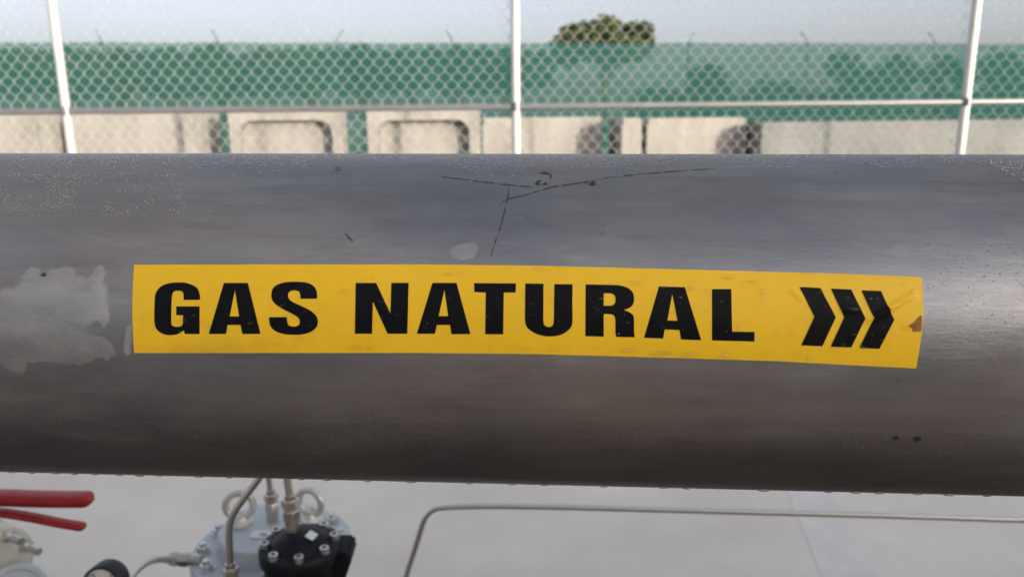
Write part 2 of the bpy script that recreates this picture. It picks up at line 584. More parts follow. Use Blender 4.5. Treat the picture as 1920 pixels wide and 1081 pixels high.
# ---- sticker
def lerp_tab(tab, x):
    if x <= tab[0][0]:
        (x0, y0), (x1, y1) = tab[0], tab[1]
    elif x >= tab[-1][0]:
        (x0, y0), (x1, y1) = tab[-2], tab[-1]
    else:
        for (x0, y0), (x1, y1) in zip(tab, tab[1:]):
            if x0 <= x <= x1: break
    return y0 + (y1 - y0) * (x - x0) / (x1 - x0)
ST_TOP = [(252, 496.5), (500, 496), (800, 496), (1000, 498), (1200, 503), (1400, 508.5), (1570, 513), (1728, 519.5)]
ST_BOT = [(252, 661), (500, 661), (800, 661), (1000, 663), (1150, 667), (1300, 671.5), (1460, 676.5), (1600, 684), (1717, 690)]
def seg_dist(px, py, a, b):
    ax, ay = a; bx, by = b
    t = max(0, min(1, ((px - ax) * (bx - ax) + (py - ay) * (by - ay)) / ((bx - ax) ** 2 + (by - ay) ** 2)))
    return math.hypot(px - ax - t * (bx - ax), py - ay - t * (by - ay)), t
def sticker_lift(px, py):
    h = 0.00030
    for a, b, w, amp in (((1630, 600), (1713, 553), 5.0, 0.0013), ((1580, 578), (1612, 582), 6, 0.0006),
                         ((1485, 545), (1505, 560), 5, 0.0006), ((640, 545), (668, 544), 5, 0.0004), ((1700, 612), (1728, 600), 7, 0.0008)):
        d, t = seg_dist(px, py, a, b)
        h += amp * math.exp(-(d / w) ** 2) * (0.3 + 0.7 * math.sin(math.pi * min(1, max(0, 0.15 + 0.7 * t))))
    h += 0.00006 * (math.sin(px * 0.031 + 1.3) * math.sin(py * 0.06) + 0.6 * math.sin(px * 0.083 + py * 0.05))
    return h
def sticker_pt(px, py, extra=0.0):
    s, th = pipe_uv(px, py)
    return pipe_pt(s, th, sticker_lift(px, py) + extra)
bm = new_bm()
NX, NY = 300, 34
grid = []
for j in range(NY + 1):
    v = j / NY
    row = []
    for i in range(NX + 1):
        u = i / NX
        bow = math.sin(math.pi * v)
        x0 = 252 - 3.2 * bow
        x1 = 1728 - 11 * v + 7 * bow
        x = x0 + (x1 - x0) * u
        yt, yb = lerp_tab(ST_TOP, x), lerp_tab(ST_BOT, x)
        row.append(bm.verts.new(sticker_pt(x, yt + (yb - yt) * v)))
    grid.append(row)
for j in range(NY):
    for i in range(NX):
        bm.faces.new((grid[j][i], grid[j + 1][i], grid[j + 1][i + 1], grid[j][i + 1]))
# folded edge down to the pipe
border = [grid[0][i] for i in range(NX + 1)] + [grid[j][NX] for j in range(1, NY + 1)] + [grid[NY][i] for i in range(NX - 1, -1, -1)] + [grid[j][0] for j in range(NY - 1, 0, -1)]
low = [bm.verts.new(v.co - (v.co - PC - PX * (v.co - PC).dot(PX)).normalized() * 0.0005) for v in border]
for i in range(len(border)):
    k = (i + 1) % len(border)
    bm.faces.new((border[i], border[k], low[k], low[i]))
sticker = part('sticker', bm, 'sticker_yellow', gas_pipe, label='yellow sticker reading GAS NATURAL with three black chevrons')

def curve_poly(pts, x0, y0, sc):
    """pts: (x, y) smooth point or (x, y, 1) corner, in an enlarged crop; returns photo pixels"""
    n = len(pts)
    out = []
    for i in range(n):
        p1, p2 = pts[i], pts[(i + 1) % n]
        c1, c2 = len(p1) > 2, len(p2) > 2
        p0 = p1 if c1 else pts[i - 1]
        p3 = p2 if c2 else pts[(i + 2) % n]
        m = 1 if (c1 and c2) else 5
        for k in range(m):
            t = k / m
            o = []
            for a in (0, 1):
                o.append(0.5 * (2 * p1[a] + (p2[a] - p0[a]) * t + (2 * p0[a] - 5 * p1[a] + 4 * p2[a] - p3[a]) * t * t + (3 * p1[a] - p0[a] - 3 * p2[a] + p3[a]) * t ** 3))
            out.append((x0 + o[0] / sc, y0 + o[1] / sc))
    return out
def cor(*pts): return [(x, y, 1) for x, y in pts]
def print_shape(name, loops, m, parent, lift=0.00012, step=4.0):
    """flat print cut into strips so that it follows the bend of the pipe"""
    flat = [Vector((x, y, 0)) for lp in loops for x, y in lp]
    tris = tessellate_polygon([[Vector((x, y, 0)) for x, y in lp] for lp in loops])
    bm = new_bm()
    V = [bm.verts.new(p) for p in flat]
    for t in tris:
        try: bm.faces.new([V[i] for i in t])
        except ValueError: pass
    ys = [p.y for p in flat]; xs = [p.x for p in flat]
    y = min(ys) + step
    while y < max(ys):
        g = bm.verts[:] + bm.edges[:] + bm.faces[:]
        bmesh.ops.bisect_plane(bm, geom=g, plane_co=(0, y, 0), plane_no=(0, 1, 0))
        y += step
    x = min(xs) + step * 3
    while x < max(xs):
        g = bm.verts[:] + bm.edges[:] + bm.faces[:]
        bmesh.ops.bisect_plane(bm, geom=g, plane_co=(x, 0, 0), plane_no=(1, 0, 0))
        x += step * 3
    onst = parent is sticker
    for v in bm.verts:
        px, py = v.co.x, v.co.y
        if onst: v.co = sticker_pt(px, py, lift)
        else:
            s, th = pipe_uv(px, py)
            v.co = pipe_pt(s, th, lift)
    bm.normal_update()
    for f in bm.faces:
        c = f.calc_center_median()
        if f.normal.dot(EYE - c) < 0: f.normal_flip()
    return part(name, bm, m, parent)

K = 4.571
c1, c2, c3, c5 = (230, 480, K), (640, 480, K), (1040, 480, K), (1400, 480, 4.505)
G = [(665, 375, 1), (525, 375, 1), (524, 330), (512, 303), (478, 296), (445, 303), (428, 330), (422, 400), (420, 560), (430, 593), (468, 604), (510, 594), (520, 560), (520, 505, 1), (462, 505, 1), (462, 430, 1), (662, 430, 1), (662, 665, 1), (535, 665, 1), (526, 634, 1), (480, 664), (420, 675), (360, 668), (300, 632), (276, 570), (276, 420), (285, 320), (330, 262), (400, 233), (480, 226), (560, 233), (640, 272), (665, 335)]
S = [(1668, 365, 1), (1525, 365, 1), (1523, 330), (1510, 302), (1475, 294), (1440, 300), (1420, 325), (1425, 360), (1455, 390), (1530, 425), (1610, 465), (1660, 510), (1675, 560), (1660, 610), (1610, 650), (1540, 668), (1460, 672), (1380, 665), (1310, 640), (1270, 600), (1258, 550), (1258, 522, 1), (1410, 522, 1), (1412, 555), (1425, 590), (1470, 602), (1510, 590), (1520, 560), (1505, 525), (1450, 490), (1370, 450), (1305, 405), (1278, 360), (1280, 300), (1310, 255), (1380, 228), (1470, 220), (1570, 226), (1630, 250), (1662, 290), (1669, 335)]
U = [(1577, 235, 1), (1733, 237, 1), (1732, 400), (1732, 555), (1745, 593), (1778, 606), (1808, 594), (1820, 555), (1823, 400), (1826, 240, 1), (1982, 242, 1), (1980, 400), (1979, 572), (1945, 632), (1880, 672), (1790, 686), (1700, 674), (1620, 634), (1577, 572), (1575, 400)]
Rr = [(265, 243, 1), (430, 246), (560, 252), (630, 275), (670, 315), (680, 370), (670, 415), (640, 443), (592, 460, 1), (640, 480), (672, 506), (680, 550), (680, 640), (683, 672), (689, 693, 1), (530, 690, 1), (520, 660), (520, 560), (512, 516), (485, 498), (420, 495, 1), (420, 688, 1), (262, 684, 1)]
Rh = [(420, 318, 1), (480, 320), (512, 336), (520, 370), (512, 407), (485, 423), (420, 424, 1)]
LET = [
    [curve_poly(G, *c1)],
    [curve_poly(cor((870, 230), (1075, 230), (1185, 665), (1028, 665), (1012, 588), (902, 588), (888, 665), (740, 665)), *c1), curve_poly(cor((966, 292), (1000, 515), (920, 515)), *c1)],
    [curve_poly(S, *c1)],
    [curve_poly(cor((125, 230), (300, 230), (422, 490), (430, 230), (578, 230), (567, 663), (398, 663), (272, 390), (265, 663), (117, 663)), *c2)],
    [curve_poly(cor((782, 230), (988, 230), (1107, 665), (945, 667), (932, 588), (820, 588), (803, 663), (648, 663)), *c2), curve_poly(cor((885, 290), (916, 513), (835, 513)), *c2)],
    [curve_poly(cor((1138, 232), (1497, 234), (1495, 312), (1393, 312), (1388, 668), (1233, 667), (1238, 312), (1140, 308)), *c2)],
    [curve_poly(U, *c2)],
    [curve_poly(Rr, *c3), curve_poly(Rh, *c3)],
    [curve_poly(cor((893, 260), (1115, 267), (1255, 718), (1082, 712), (1068, 632), (943, 626), (928, 705), (765, 697)), *c3), curve_poly(cor((1007, 328), (1052, 552), (965, 550)), *c3)],
    [curve_poly(cor((1347, 283), (1512, 283), (1520, 645), (1712, 648), (1710, 730), (1347, 720)), *c3)],
]
for loops in LET: print_shape('letter', loops, 'ink', sticker)
for cv in (cor((445, 262), (620, 270), (750, 515), (637, 758), (460, 750), (570, 510)),
           cor((710, 275), (880, 283), (1000, 525), (880, 768), (708, 762), (822, 515)),
           cor((967, 290), (1130, 295), (1243, 537), (1118, 780), (950, 772), (1072, 522))):
    print_shape('chevron', [curve_poly(cv, *c5)], 'ink', sticker, 0.00032, 3.0)
print_shape('dirt_mark', [curve_poly([(1355, 590, 1), (1400, 560), (1440, 520), (1472, 500), (1474, 560), (1470, 630), (1440, 635), (1405, 640), (1385, 605)], *c5)], 'sticker_dirt', sticker)

# ---- scratches and stains on the barrel
def ribbon(name, pts, w, m):
    P = smooth_path([(x, y, 0) for x, y in pts], 5)
    L1, L2 = [], []
    n = len(P)
    for i, p in enumerate(P):
        d = (P[min(i + 1, n - 1)] - P[max(i - 1, 0)]).normalized()
        f = math.sin(math.pi * (0.06 + 0.88 * i / (n - 1))) ** 0.5
        ww = w / 2 * f * random.uniform(0.75, 1.25)
        L1.append((p.x - d.y * ww, p.y + d.x * ww)); L2.append((p.x + d.y * ww, p.y - d.x * ww))
    bm = new_bm()
    A = [bm.verts.new(pipe_pt(*pipe_uv(*q), 0.00010)) for q in L1]
    B = [bm.verts.new(pipe_pt(*pipe_uv(*q), 0.00010)) for q in L2]
    for i in range(n - 1): bm.faces.new((A[i], A[i + 1], B[i + 1], B[i]))
    return part(name, bm, m, gas_pipe)
def blot(name, cx, cy, rx, ry, m):
    pts = []
    for k in range(16):
        a = 2 * math.pi * k / 16
        f = random.uniform(0.7, 1.15)
        pts.append((cx + rx * f * math.cos(a), cy + ry * f * math.sin(a)))
    return print_shape(name, [pts], m, gas_pipe, 0.00010, 6)
ribbon('scratch', [(815, 331), (860, 335), (920, 343), (965, 348), (998, 351)], 3.0, 'mark_line')
ribbon('scratch', [(934, 388), (952, 374), (980, 367), (1010, 358), (1040, 350), (1100, 341), (1150, 332), (1210, 326), (1280, 320), (1345, 316)], 2.8, 'mark_line')
ribbon('scratch', [(955, 345), (952, 372), (945, 400), (937, 430), (928, 455), (920, 482)], 2.8, 'mark_line')
ribbon('scratch', [(566, 468), (600, 465), (640, 459)], 4, 'mark_faint')
ribbon('scratch', [(648, 438), (656, 448), (667, 456)], 4, 'mark_line')
ribbon('scratch', [(520, 322), (600, 312), (640, 309)], 3, 'mark_faint')
ribbon('scratch', [(1420, 322), (1560, 324), (1680, 325)], 3, 'mark_faint')
ribbon('scratch', [(1320, 760), (1400, 752), (1460, 748)], 4, 'mark_faint')
for a in ((1015, 343.5, 15, 5, 'mark_dark'), (1108, 343, 13, 5.5, 'mark_dark'), (634, 317, 7, 6, 'mark_dark'),
          (992, 408, 13, 8, 'mark_faint'), (1680, 820, 7, 5, 'mark_dark'), (1718, 822, 9, 6, 'mark_dark'), (1685, 715, 8, 28, 'mark_faint'),
          (1585, 727, 7, 5, 'mark_faint'), (80, 515, 9, 4, 'mark_line'), (1128, 430, 8, 18, 'mark_faint'),
          (28, 728, 8, 34, 'mark_faint'), (490, 808, 30, 5, 'mark_faint'), (390, 832, 22, 4, 'mark_faint')):
    blot('stain', *a)
ribbon('stain', [(1013, 324), (1026, 325), (1033, 330), (1031, 337)], 6, 'mark_dark')

# ---- condensation
def add_drop(bm, px, py, rx, ry, hf=0.45, on=None):
    """lens of water on the pipe; rx, ry in photo pixels"""
    s, th = pipe_uv(px, py)
    base = sticker_lift(px, py) + 0.0001 if on else 0.0
    k = PDIST * 0.80 / FPX
    rx, ry = rx * k, ry * k
    hh = hf * 1.5 * min(rx, ry)
    rings = []
    n = 8
    jit = [random.uniform(0.82, 1.15) for _ in range(n)]
    for q, (rr, h) in enumerate(((1.0, -0.0001), (0.86, 0.55 * hh), (0.5, 0.9 * hh))):
        ring = []
        for i in range(n):
            a = 2 * math.pi * i / n
            ds = rx * rr * jit[i] * math.cos(a); dt = ry * rr * jit[i] * math.sin(a)
            ring.append(bm.verts.new(pipe_pt(s + ds, th + dt / PR, base + h)))
        rings.append(ring)
    top = bm.verts.new(pipe_pt(s, th, base + hh))
    out = pipe_n(th)
    new_f = []
    for a, b in zip(rings, rings[1:]):
        for i in range(n): new_f.append(bm.faces.new((a[i], a[(i + 1) % n], b[(i + 1) % n], b[i])))
    for i in range(n): new_f.append(bm.faces.new((rings[2][i], rings[2][(i + 1) % n], top)))
    new_f[-1].normal_update()
    if new_f[-1].normal.dot(out) < 0:
        for f in new_f: f.normal_flip()

rd = random.Random(3)
bm = new_bm()
big = [(795, 517, 5, 3), (838, 514, 9, 3.5), (866, 513, 9, 3.5), (902, 512, 5, 4), (950, 505, 5, 3), (1012, 504, 13, 4), (1050, 502, 7, 2.5),
       (1185, 529, 9, 5), (1200, 531, 6, 4), (1295, 540, 8, 6), (1325, 546, 6, 6), (1430, 547, 7, 6), (1432, 560, 4, 3), (1365, 520, 14, 4), (1410, 527, 12, 3),
       (560, 632, 8, 5), (583, 644, 6, 3), (580, 636, 5, 3), (520, 630, 6, 4), (482, 646, 5, 3), (552, 650, 7, 5), (668, 651, 17, 5), (693, 652, 8, 3),
       (990, 652, 8, 4), (1032, 652, 10, 5), (968, 651, 5, 3), (1065, 650, 5, 4), (918, 653, 5, 3), (897, 652, 4, 3), (1178, 657, 15, 5), (1240, 662, 26, 5),
       (1290, 664, 20, 5), (1358, 665, 11, 5), (1466, 671, 6, 4), (1711, 547, 5, 4), (1496, 661, 6, 4), (1515, 667, 4, 3), (270, 595, 5, 4), (273, 612, 5, 3),
       (263, 621, 4, 3), (257, 639, 4, 3), (274, 656, 4, 3), (390, 613, 6, 6), (395, 533, 4, 3), (490, 542, 5, 4), (645, 543, 8, 4), (1125, 560, 5, 4),
       (1104, 548, 3, 3), (1455, 625, 4, 4), (1450, 636, 4, 3), (1540, 548, 6, 4), (1600, 580, 11, 5), (1632, 560, 4, 3), (1690, 535, 6, 3), (345, 600, 7, 5), (470, 606, 6, 5)]
for (x, y, a, b) in big: add_drop(bm, x, y, a, b, 0.5, True)
for _ in range(210):
    x = rd.uniform(258, 1722)
    v = rd.random() ** 0.6
    yt, yb = lerp_tab(ST_TOP, x), lerp_tab(ST_BOT, x)
    r = rd.uniform(1.3, 3.6)
    add_drop(bm, x, yt + 6 + (yb - yt - 12) * v, r * rd.uniform(1, 1.5), r, 0.5, True)
for _ in range(420):
    x = rd.gauss(400, 75)
    if not 262 < x < 560: continue
    y = 661 - abs(rd.gauss(0, 13)) - 2
    if y < 610: continue
    r = rd.uniform(0.9, 1.7)
    add_drop(bm, x, y, r * 1.2, r, 0.5, True)
st_drops = part('sticker_droplets', bm, 'water_drop', gas_pipe)
tag(st_drops, 'clear water droplets beaded on the yellow sticker', kind='stuff')

bm = new_bm()
from mathutils import noise as mnoise
def patchy(x, y, k=0.012, off=0.0):
    return mnoise.fractal(Vector((x * k + off, y * k * 1.6, 3.7 + off)), 0.9, 2.1, 4)
cnt = 0
while cnt < 7500:                                             # band along the top of the pipe
    x = rd.uniform(-60, 1980)
    y = 290 + abs(rd.gauss(0, 15))
    lim = (332 if x < 520 else 314) + 26 * patchy(x, 0, 0.008, 5) + (22 if x > 1830 else 0)
    if y > lim and rd.random() < 0.93: continue
    r = rd.uniform(0.8, 1.9) ** 1.0
    add_drop(bm, x, y, r * 1.3, r * (0.5 + 0.02 * (y - 288)) + 0.35, 0.42); cnt += 1
cnt = 0
while cnt < 3300:                                             # beaded field at the left
    x = rd.uniform(-40, 450); y = rd.uniform(325, 412)
    if patchy(x, y, 0.016) + 0.25 < rd.random() * 0.5: continue
    if rd.random() < max(0, (x - 330) / 120) or rd.random() < max(0, (y - 385) / 25): continue
    if rd.random() < 0.85 and (145 < x < 188 or 290 < x < 318) and y > 348: continue
    r = 0.7 + 1.5 * rd.random() ** 2
    add_drop(bm, x, y, r * 1.25, r, 0.5); cnt += 1
for _ in range(240):                                          # upper right corner
    x = rd.uniform(1855, 1960); y = 300 + rd.random() * (x - 1845) * 0.6
    r = rd.uniform(0.9, 2.6)
    add_drop(bm, x, y, r * 1.15, r * 1.1, 0.55)
for _ in range(170):                                          # right of the sticker
    x = rd.uniform(1740, 1960); y = rd.gauss(530, 80)
    r = rd.uniform(0.6, 1.5)
    add_drop(bm, x, y, r * 1.1, r * 1.3, 0.5)
cnt = 0
while cnt < 1500:                                             # fine mist low on the pipe
    x = rd.uniform(100, 1960)
    y = rd.gauss(805 + 22 * (x / 1920), 26)
    if patchy(x, y, 0.006, 9) < 0.6 * rd.random() - 0.3 or not 745 < y < 878: continue
    r = rd.uniform(0.4, 0.8)
    add_drop(bm, x, y, r * 1.1, r, 0.4); cnt += 1
cd = part('condensation', bm, 'bead', gas_pipe)
tag(cd, 'fine beads of condensation on the steel pipe', kind='stuff')
bm = new_bm()
for x in (20, 60, 105, 140, 178, 225, 262, 300, 372, 430, 565, 612, 690, 770, 880, 960, 1020, 1132, 1245, 1288, 1433, 1553, 1604, 1647, 1719, 1779, 1850):
    y = 884 + 46 * x / 1920                                   # drops hanging on the lower edge
    add_drop(bm, x, y - 1.5, rd.uniform(9, 15), rd.uniform(5, 7), 0.45)
cd = part('hanging_drops', bm, 'bead', gas_pipe)
tag(cd, 'clear drops hanging along the underside of the pipe', kind='stuff')

# ---- stands that carry the pipe (beyond the frame)
def pipe_support(s, label):
    p = pipe_pt(s, 0) - pipe_n(0) * PR
    root = thing('pipe_support', label, 'support', (p.x, p.y, 0.0))
    z0 = p.z - PR
    b_ = new_bm(); add_box(b_, (p.x, p.y, 0.012), (0.26, 0.26, 0.016)); part('base_plate', b_, 'support_steel', root, False)
    b_ = new_bm(); add_cyl(b_, (p.x, p.y, 0.02), (p.x, p.y, z0 - 0.012), 0.045, 24); part('column', b_, 'support_steel', root)
    b_ = new_bm()
    for k in range(13):
        pass
    prev = None
    for k in range(13):
        a = math.pi + math.pi * (k / 12 * 0.5 + 0.25)
        q = [Vector((p.x + dx, p.y + (PR + rr) * math.cos(a), p.z + (PR + rr) * math.sin(a))) for dx in (-0.05, 0.05) for rr in (0.0015, 0.012)]
        cur = [b_.verts.new(v) for v in q]
        if prev:
            for i, j in ((0, 1), (1, 3), (3, 2), (2, 0)): b_.faces.new((prev[i], prev[j], cur[j], cur[i]))
        else: b_.faces.new((cur[0], cur[1], cur[3], cur[2]))
        prev = cur
    b_.faces.new((prev[0], prev[2], prev[3], prev[1]))
    part('saddle', b_, 'support_steel', root)
pipe_support(-1.9, 'grey steel stand under the pipe beyond its GAS end')
pipe_support(1.9, 'grey steel stand under the pipe beyond the chevrons')

# ================================================================== REGULATOR
def hex_prism(bm, c, axis, r, h, rot=0.0):
    axis = Vector(axis).normalized()
    x, y = frame_from(axis)
    c = Vector(c)
    A = [c + (x * math.cos(rot + k * math.pi / 3) + y * math.sin(rot + k * math.pi / 3)) * r for k in range(6)]
    va = [bm.verts.new(p) for p in A]; vb = [bm.verts.new(p + axis * (h * 0.88)) for p in A]
    vc = [bm.verts.new(c + (p - c) * 0.88 + axis * h) for p in A]
    for k in range(6):
        j = (k + 1) % 6
        bm.faces.new((va[k], va[j], vb[j], vb[k])); bm.faces.new((vb[k], vb[j], vc[j], vc[k]))
    bm.faces.new(va[::-1]); bm.faces.new(vc)
    bmesh.ops.recalc_face_normals(bm, faces=bm.faces)
Zv = Vector((0, 0, 1))
RG = at_y(512, 1020, 1.15)                        # centre of the flange face
RX, RY, RZ = RG
reg = thing('gas_regulator', 'grey-blue gas pressure regulator with eye bolts and a black cover', 'regulator', (RX, RY, 0.40))
bm = new_bm()
add_lathe(bm, [(0.04, -0.10), (0.085, -0.095), (0.105, -0.07), (0.108, -0.034), (0.126, -0.032), (0.128, -0.029), (0.128, -0.019), (0.125, -0.0165), (0.125, -0.0145), (0.128, -0.013),
               (0.128, -0.003), (0.126, 0.0), (0.088, 0.0), (0.085, 0.003), (0.084, 0.030), (0.081, 0.034), (0.03, 0.036), (0, 0.036)], RG, Zv, 72)
casing = part('casing', bm, 'casing_paint', reg)
bm = new_bm(); add_cyl(bm, (RX, RY, RZ - 0.20), (RX, RY, RZ - 0.095), 0.042, 28); part('neck', bm, 'casing_paint', reg)
bm = new_bm(); bmesh.ops.create_uvsphere(bm, u_segments=28, v_segments=16, radius=0.085, matrix=Matrix.Translation((RX, RY, RZ - 0.235)) @ Matrix.Diagonal((1.2, 1, 0.85, 1)))
part('valve_body', bm, 'casing_paint', reg)
for k in range(12):
    a = 2 * math.pi * (k + 0.35) / 12
    c = RG + Vector((math.cos(a), math.sin(a), 0)) * 0.108
    bm = new_bm(); add_cyl(bm, c, c + Zv * 0.002, 0.0125, 20); hex_prism(bm, c + Zv * 0.002, Zv, 0.0108, 0.0085, a); add_cyl(bm, c + Zv * 0.0105, c + Zv * 0.0165, 0.0058, 14)
    part('flange_bolt', bm, 'bolt_zinc', reg)
TOPZ = RZ + 0.036
def eye_bolt(px, py, yaw, m):
    c = at_z(px, py, TOPZ)
    b_ = new_bm()
    add_lathe(b_, [(0.0, 0.0), (0.019, 0.0), (0.019, 0.005), (0.012, 0.010), (0.010, 0.016)], c, Zv, 28)
    ux = Vector((math.cos(yaw), math.sin(yaw), 0))
    ctr = c + Zv * 0.034
    n = 32
    ring = []
    for i in range(n):
        a = 2 * math.pi * i / n
        ring.append(ctr + ux * math.cos(a) * 0.0215 + Zv * math.sin(a) * 0.0215)
    nrm = ux.cross(Zv)
    rows_ = []
    for i in range(n):
        rad = (ring[i] - ctr).normalized()
        rows_.append([b_.verts.new(ring[i] + (rad * math.cos(2 * math.pi * k / 12) + nrm * math.sin(2 * math.pi * k / 12)) * 0.0058) for k in range(12)])
    for i in range(n):
        for k in range(12):
            b_.faces.new((rows_[i][k], rows_[i][(k + 1) % 12], rows_[(i + 1) % n][(k + 1) % 12], rows_[(i + 1) % n][k]))
    bmesh.ops.recalc_face_normals(b_, faces=b_.faces)
    part('eye_bolt', b_, m, reg)
eye_bolt(452, 982, R(12), 'eye_steel')
eye_bolt(584, 976, R(-22), 'eye_steel')

def tube_fitting(parent, base, axis, m='fitting_steel', r=0.0095, n_hex=1.25):
    """compression fitting: body, nut, ferrule end"""
    axis = Vector(axis).normalized(); base = Vector(base)
    b_ = new_bm()
    add_cyl(b_, base, base + axis * 0.022, r, 20)
    hex_prism(b_, base + axis * 0.020, axis, r * n_hex, 0.014, 0.3)
    add_cyl(b_, base + axis * 0.034, base + axis * 0.0375, r * 0.95, 20)
    hex_prism(b_, base + axis * 0.0375, axis, r * n_hex * 0.98, 0.012, 0.8)
    add_cyl(b_, base + axis * 0.0495, base + axis * 0.056, r * 0.78, 16)
    return part('tube_fitting', b_, m, parent)

# centre tube on the drum, up to the pipe
c0 = at_z(512, 976, TOPZ)
tube_fitting(reg, c0, Zv)
bm = new_bm(); e = at_y(508, 880, c0.y)
add_tube(bm, smooth_path([c0 + Zv * 0.05, c0 + Zv * 0.2 + Vector((-0.004, 0, 0)), Vector((e.x, e.y, PC.z - 0.06)), Vector((e.x, e.y - 0.03, PC.z + 0.01)), Vector((e.x, PC.y + PR * 0.9, PC.z + 0.02))], 6), 0.0050, 14)
part('sensing_tube', bm, 'stainless', reg)

# label on the drum
bm = new_bm()
q = [at_z(466, 1008, TOPZ + 0.0006), at_z(474, 993, TOPZ + 0.0006), at_z(519, 994, TOPZ + 0.0006), at_z(511, 1009, TOPZ + 0.0006)]
vs = [bm.verts.new(p) for p in q]; bm.faces.new(vs)
ex = bmesh.ops.extrude_face_region(bm, geom=bm.faces[:]); bmesh.ops.translate(bm, vec=(0, 0, 0.0008), verts=[v for v in ex['geom'] if isinstance(v, bmesh.types.BMVert)])
bmesh.ops.recalc_face_normals(bm, faces=bm.faces)
part('drum_label', bm, 'white_label', reg, False)
for (a, b_, y) in ((488, 499, 999.5), (487, 502, 1002.5)):
    bm = new_bm()
    q = [at_z(a, y + 0.7, TOPZ + 0.0018), at_z(a + 0.5, y - 0.7, TOPZ + 0.0018), at_z(b_ + 0.5, y - 0.7, TOPZ + 0.0018), at_z(b_, y + 0.7, TOPZ + 0.0018)]
    bm.faces.new([bm.verts.new(p) for p in q])
    part('label_print', bm, 'ink', reg, False)

# black cover in front
BC = at_y(563, 1026, 0.995)
bm = new_bm()
add_lathe(bm, [(0.030, -0.11), (0.050, -0.108), (0.052, -0.02), (0.055, -0.016), (0.057, -0.012), (0.057, 0.004), (0.055, 0.007), (0.042, 0.0085), (0.036, 0.016), (0.027, 0.023), (0.018, 0.026), (0.0, 0.027)], BC, Zv, 56)
cover = part('black_cover', bm, 'black_paint', reg)
# lug on the right of the cover
bm = new_bm()
sh = [(0.030, 0.006), (0.070, 0.006), (0.075, -0.004), (0.056, -0.055), (0.030, -0.08)]
fa = [bm.verts.new(BC + Vector((x, 0.035, z - 0.004))) for x, z in sh]
fb = [bm.verts.new(BC + Vector((x, -0.012, z - 0.010))) for x, z in sh]
bm.faces.new(fa); bm.faces.new(fb[::-1])
for i in range(5): bm.faces.new((fa[i], fb[i], fb[(i + 1) % 5], fa[(i + 1) % 5]))
bmesh.ops.recalc_face_normals(bm, faces=bm.faces)
bmesh.ops.bevel(bm, geom=bm.edges[:], offset=0.004, segments=2, affect='EDGES')
part('cover_lug', bm, 'black_paint', reg)
bm = new_bm(); add_box(bm, (BC.x - 0.005, (RY + BC.y) / 2 - 0.02, BC.z - 0.115), (0.05, RY - BC.y - 0.02, 0.03)); part('bracket', bm, 'black_paint', reg, False)
for k in range(8):
    a = 2 * math.pi * (k + 0.30) / 8
    c = BC + Vector((math.cos(a) * 0.0480, math.sin(a) * 0.0480, 0.0065))
    bm = new_bm()
    add_lathe(bm, [(0.0, 0.0), (0.0066, 0.0), (0.0066, 0.0085), (0.0060, 0.0092), (0.0038, 0.0092), (0.0038, 0.004), (0.0, 0.004)], c, Zv, 20)
    s_ = part('cover_screw', bm, 'bolt_zinc', reg)
    bm = new_bm(); add_cyl(bm, c + Zv * 0.0042, c + Zv * 0.0046, 0.0036, 6)
    part('socket', bm, 'hole_black', s_)
# white diamond tag on the dome
dn = Vector((0.22, -0.30, 0.92)).normalized()
dc = BC + Vector((0.014, -0.017, 0.0445))
x_, y_ = frame_from(dn)
bm = new_bm()
dc2 = BC + Vector((0.020, -0.012, 0.0225))
vs = [bm.verts.new(dc2 + dn * 0.0052 + (x_ * math.cos(a) * 0.0095 + y_ * math.sin(a) * 0.0095)) for a in [R(20 + 90 * k) for k in range(4)]]
bm.faces.new(vs)
bmesh.ops.recalc_face_normals(bm, faces=bm.faces)
part('diamond_tag', bm, 'white_label', reg, False)
fb_ = BC + Zv * 0.024 + Vector((-0.010, 0.004, 0))
tube_fitting(reg, fb_, Vector((0.0, 0.02, 1)), r=0.0105)
bm = new_bm(); e = at_y(550, 880, fb_.y)
add_tube(bm, smooth_path([fb_ + Zv * 0.05, fb_ + Zv * 0.2 + Vector((-0.006, 0, 0)), Vector((e.x, e.y, PC.z - 0.07)), Vector((e.x, e.y - 0.03, PC.z)), Vector((e.x, PC.y + PR * 0.9, PC.z + 0.01))], 6), 0.0056, 14)
part('sensing_tube', bm, 'stainless', reg)

# tube passing in front of the drum
YT = 1.005
pts = [at_y(x, y, YT) for x, y in ((432, 1062), (431, 1030), (430, 1000), (433, 975), (442, 955), (462, 927), (492, 886))]
top = pts[-1] + Vector((0.03, 0.0, 0.05))
bm = new_bm(); add_tube(bm, smooth_path(pts + [top, Vector((top.x + 0.05, YT, PC.z - 0.04)), Vector((top.x + 0.05, YT - 0.03, PC.z)), Vector((top.x + 0.05, PC.y + PR * 0.9, PC.z + 0.01))], 6), 0.0052, 14)
part('sensing_tube', bm, 'stainless', reg)
tube_fitting(reg, pts[0] - Zv * 0.05, Zv)
bm = new_bm(); add_cyl(bm, pts[0] - Zv * 0.12, pts[0] - Zv * 0.045, 0.008, 16); add_cyl(bm, pts[0] - Zv * 0.11, Vector((RX + 0.01, BC.y + 0.01, pts[0].z - 0.11)), 0.008, 16)
part('tube_elbow', bm, 'fitting_steel', reg)

# side fitting and gauge tube
sf = at_y(378, 1049, 1.10)
ax = (at_y(318, 1047, 1.10) - sf).normalized()
tube_fitting(reg, sf, ax, r=0.0090)
bm = new_bm()
gp = [at_y(x, y, 1.10 - 0.03 * k) for k, (x, y) in enumerate(((322, 1048), (300, 1047), (278, 1052), (258, 1066), (243, 1085), (228, 1110)))]
add_tube(bm, smooth_path(gp, 6), 0.0058, 14); part('gauge_tube', bm, 'stainless', reg)

